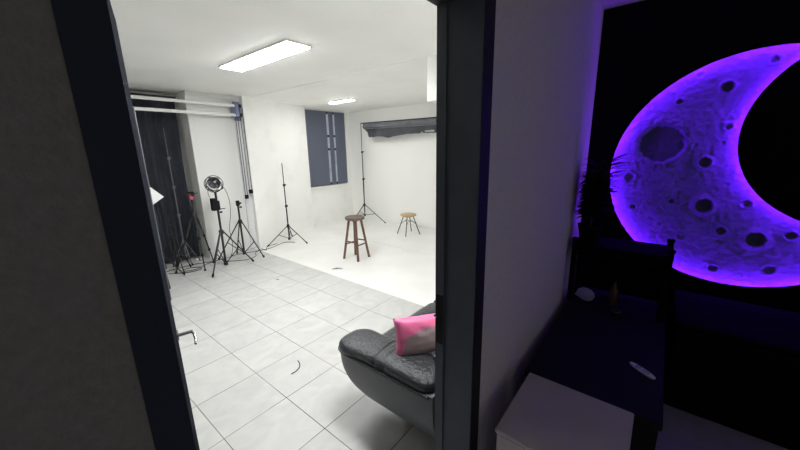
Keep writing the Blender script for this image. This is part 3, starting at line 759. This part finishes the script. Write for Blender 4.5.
for i in range(NN+1):
    for j in range(NN+1):
        y = c1[0]-RR+2*RR*i/NN; z = c1[1]-RR+2*RR*j/NN
        if (y-c1[0])**2+(z-c1[1])**2 > RR*RR: continue
        if (y-c2[0])**2+(z-c2[1])**2 < (R2-.10)**2: continue
        h = .004*noise.fractal((y*6, z*6, 1), .9, 2.2, 6)+.0038*noise.fractal((y*34, z*34, 4), .8, 2.1, 4)
        for (cy_, cz_, r, dp, dk) in CR:
            dist = math.hypot(y-cy_, z-cz_)/r*(1+.10*noise.noise((y*30, z*30, 7)))
            if dist < 1.7:
                if dist < .85: h = h*.4-dp
                elif dist < 1.0: h += -dp+(dp*1.6)*(dist-.85)/.15
                else: h += dp*(1.1 if dist < 1.25 else .9)*(1-(dist-1.0)/.7)*(.8+.5*noise.noise((y*60, z*60, 2)))
        g[(i, j)] = bm.verts.new((MX+.064-h, y, z))
for i in range(NN):
    for j in range(NN):
        k = [(i, j), (i+1, j), (i+1, j+1), (i, j+1)]
        if all(q in g for q in k):
            f = bm.faces.new([g[q] for q in k]); f.smooth = True
            c_ = f.calc_center_median()
            for (cy_, cz_, r, dp, dk) in CR:
                if dk and math.hypot(c_.y-cy_, c_.z-cz_)*(1+.10*noise.noise((c_.y*30, c_.z*30, 7))) < r*.86: f.material_index = 1
r_ = bmesh.ops.solidify(bm, geom=bm.faces[:], thickness=.012)
mo = struct('moon_relief', bm, [MT['moon'], MT['crater']])
del mo['kind']
mt = thing('moon_wall_light', 'large violet-lit crescent moon relief with craters set in the black wall', 'wall light', (0, 0, 0))
mo.parent = mt; mo.name = 'relief'
oo, _ = crescent(.022, 0); _, ii = crescent(0, .022)
for pts in (oo, ii):
    bm = BM(); tube(bm, [(MX+TP+.008, y, z) for y, z in pts], .0045, 6)
    finish('light_strip', bm, MT['strip'], mt, smooth=True)
# ------------------------------------------------------------------ dim room furniture
t = thing('low_cabinet', 'low black cabinet under the violet moon', 'cabinet', (2.378, -.17, 0))
bm = BM(); box(bm, 0, .566, -1.9, 0, .002, .55, bev=.004); finish('body', bm, MT['panel'], t)
bm = BM(); box(bm, -.012, .568, -1.905, .005, .551, .572, bev=.003); finish('top', bm, MT['panel'], t)
for i in range(3):
    bm = BM(); box(bm, -.010, -.001, -.005-.63*(i+1)+.006, -.005-.63*i-.002, .03, .54, bev=.002); finish('door', bm, MT['panel'], t)
t = thing('console_table', 'long black console along the dim wall, behind the pale box', 'console', (1.56, -.13, 0))
bm = BM(); box(bm, 0, 1.385, 0, .57, .415, .45, bev=.004); finish('top', bm, MT['console'], t)
for x0, x1 in ((.01, .04), (.68, .70), (1.345, 1.375)):
    bm = BM(); box(bm, x0, x1, .01, .56, .002, .414); finish('side_panel', bm, MT['console'], t)
bm = BM(); box(bm, .041, 1.344, .53, .55, .05, .414); finish('back_panel', bm, MT['console'], t)
t = thing('storage_box', 'pale grey lidded box standing by the dim wall right of the doorway', 'box', (1.07, -.03, 0))
bm = BM(); box(bm, .006, .424, .006, .424, .002, .478, bev=.004); finish('body', bm, MT['box'], t)
bm = BM(); box(bm, 0, .43, 0, .43, .480, .50, bev=.003); finish('lid', bm, MT['box'], t)
# small black table standing on the console's far end
t = thing('side_table', 'small black table with corner posts standing on the console', 'table', (2.60, .175, .451))
for x, y in ((0, .272), (0, -.272), (.30, .272), (.30, -.272)):
    bm = BM(); box(bm, x-.017, x+.017, y-.017, y+.017, 0, .475, bev=.003); box(bm, x-.022, x+.022, y-.022, y+.022, .476, .492, bev=.003); finish('corner_post', bm, MT['panel'], t)
bm = BM(); box(bm, -.012, .312, -.29, .29, .425, .447, bev=.002); finish('top', bm, MT['panel'], t)
bm = BM(); box(bm, -.002, .302, -.26, .26, .37, .4245); finish('apron', bm, MT['panel'], t)
# plant on it
PZ = .451+.448
t = thing('potted_plant', 'dark spiky potted plant silhouetted against the lit moon', 'plant', (2.69, .375, PZ))
bm = BM(); lathe(bm, [(0, 0), (.060, 0), (.082, .12), (.085, .135), (.072, .135), (.070, .118), (0, .118)], n=24); finish('pot', bm, MT['panel'], t, smooth=True)
rnd = random.Random(11)
bm = BM(); tips = []
for i in range(7):
    an = rnd.uniform(0, 2*PI); H_ = rnd.uniform(.34, .64)
    top = Vector((.035*math.cos(an)*2, .04*math.sin(an), H_))
    tube(bm, smoothpts([(0, 0, .11), (top.x*.3, top.y*.3, H_*.6), top], 4), .005, 5); tips.append(top)
finish('stem', bm, MT['foliage'], t, smooth=True)
bm = BM()
def blade(bm, base, dv, L_, wd):
    dv = Vector(dv).normalized(); side = dv.cross(Vector((rnd.uniform(-.3, .3), rnd.uniform(-.3, .3), 1))).normalized()
    prev = None
    for k in range(6):
        f = k/5; p = Vector(base)+dv*L_*f+Vector((0, 0, -.22*L_*f*f)); w_ = wd*math.sin(PI*min(.97, .12+.85*f))
        a, b_ = bm.verts.new(p-side*w_), bm.verts.new(p+side*w_+Vector((0, 0, .001)))
        if prev: bm.faces.new((prev[0], prev[1], b_, a))
        prev = (a, b_)
for i in range(900):
    tp = rnd.choice(tips); f = rnd.uniform(.25, 1); base = Vector((tp.x*f, tp.y*f, .11+(tp.z-.11)*f))
    an = rnd.uniform(0, 2*PI); ddx, ddy = math.cos(an), math.sin(an)
    L_ = rnd.uniform(.07, .15)
    if ddy > 0: L_ = min(L_, max(.03, (.10-base.y)/max(ddy, .2)))
    blade(bm, base, (ddx, ddy, rnd.uniform(-.2, .7)), L_, rnd.uniform(.006, .013))
# the spray that reaches in front of the moon
for k in range(70):
    f = rnd.random(); base = Vector((rnd.uniform(-.04, .03), -.03-.06*f*rnd.random(), .33+.27*f))
    blade(bm, base, (rnd.uniform(-.4, .3), -1, rnd.uniform(-.3, .2)+.8*f), rnd.uniform(.07, .11)+.06*f, rnd.uniform(.006, .014))
bmesh.ops.solidify(bm, geom=bm.faces[:], thickness=.0008)
finish('foliage', bm, MT['foliage'], t)
# things on the console
tp, nt, b = nmat('thin_paper'); b.inputs['Base Color'].default_value = (.65, .62, .95, 1)  # white paper tinted violet, the moon glow put into its colour
tr = nt.nodes.new('ShaderNodeBsdfTranslucent'); tr.inputs[0].default_value = (.85, .85, .9, 1); mxs = nt.nodes.new('ShaderNodeMixShader'); mxs.inputs[0].default_value = .75
nt.links.new(b.outputs[0], mxs.inputs[1]); nt.links.new(tr.outputs[0], mxs.inputs[2]); nt.links.new(mxs.outputs[0], nt.nodes['Material Output'].inputs['Surface'])
bm = BM(); bmesh.ops.create_icosphere(bm, subdivisions=3, radius=1)
for v in bm.verts:
    q = v.co.copy(); k_ = 1+.22*noise.noise(q*2.1)+.10*noise.noise(q*6)
    v.co = Vector((2.645+q.x*.03*k_, .352+q.y*.062*k_, .502+q.z*.048*k_))
bmesh.ops.translate(bm, vec=(0, 0, .452-min(v.co.z for v in bm.verts)), verts=bm.verts)
tag(finish('paper_bundle', bm, tp, smooth=True), 'crumpled white paper bundle under the small black table', 'paper')
t = thing('bottle', 'brown bottle standing under the small black table', 'bottle', (2.665, .175, .451))
bm = BM(); lathe(bm, [(0, 0), (.026, 0), (.028, .01), (.028, .12), (.012, .155), (.011, .19), (0, .19)], n=20); finish('body', bm, MT['bottle'], t, smooth=True)
bm = BM(); lathe(bm, [(0, .1905), (.014, .1905), (.014, .208), (0, .208)], n=16); finish('cap', bm, MT['black'], t, smooth=True)
t = thing('tin', 'small dark tin with a pale rim standing on the console', 'tin', (2.52, .14, .451))
bm = BM(); lathe(bm, [(0, 0), (.028, 0), (.028, .03), (0, .03)], n=20); finish('body', bm, MT['black'], t, smooth=True)
bm = BM(); ring(bm, Vector((0, 0, .0315)), Vector((0, 0, 1)), .0265, .0016, 24); finish('rim', bm, MT['greymet'], t)
# oval remote
t = thing('remote_control', 'small pale oval remote control lying on the black console', 'remote', (1.925, -.040, .4505))
ang_ = math.atan2(-.110, -.083)
t.rotation_euler = (0, 0, ang_)
bm = BM(); 
def oval(bm, a, b_, z0, z1, n=36, e=2.4, cx=0, cy=0):
    lo, mi, hi = [], [], []
    for j in range(n):
        c_, s_ = math.cos(2*PI*j/n), math.sin(2*PI*j/n); x, y = a*math.copysign(abs(c_)**(2/e), c_), b_*math.copysign(abs(s_)**(2/e), s_)
        lo.append(bm.verts.new((cx+x*.96, cy+y*.94, z0))); mi.append(bm.verts.new((cx+x, cy+y, (z0+z1)/2))); hi.append(bm.verts.new((cx+x*.95, cy+y*.92, z1)))
    bm.faces.new(lo); bm.faces.new(hi)
    for A, B in ((lo, mi), (mi, hi)):
        for j in range(n): bm.faces.new((A[j], A[(j+1) % n], B[(j+1) % n], B[j]))
oval(bm, .069, .0185, 0, .009); finish('body', bm, MT['plastic'], t, smooth=True)
dk = mat('purple_button', (.10, .09, .16), .5)
bm = BM(); ring(bm, Vector((-.022, 0, .0095)), Vector((0, 0, 1)), .0105, .0022, 20); finish('button_ring', bm, dk, t)
for k in range(6):
    bm = BM(); oval(bm, .0045, .0035, .0088, .0108, 14, 2, cx=.006+.013*(k//2), cy=-.006+.012*(k % 2)); finish('button', bm, dk, t)
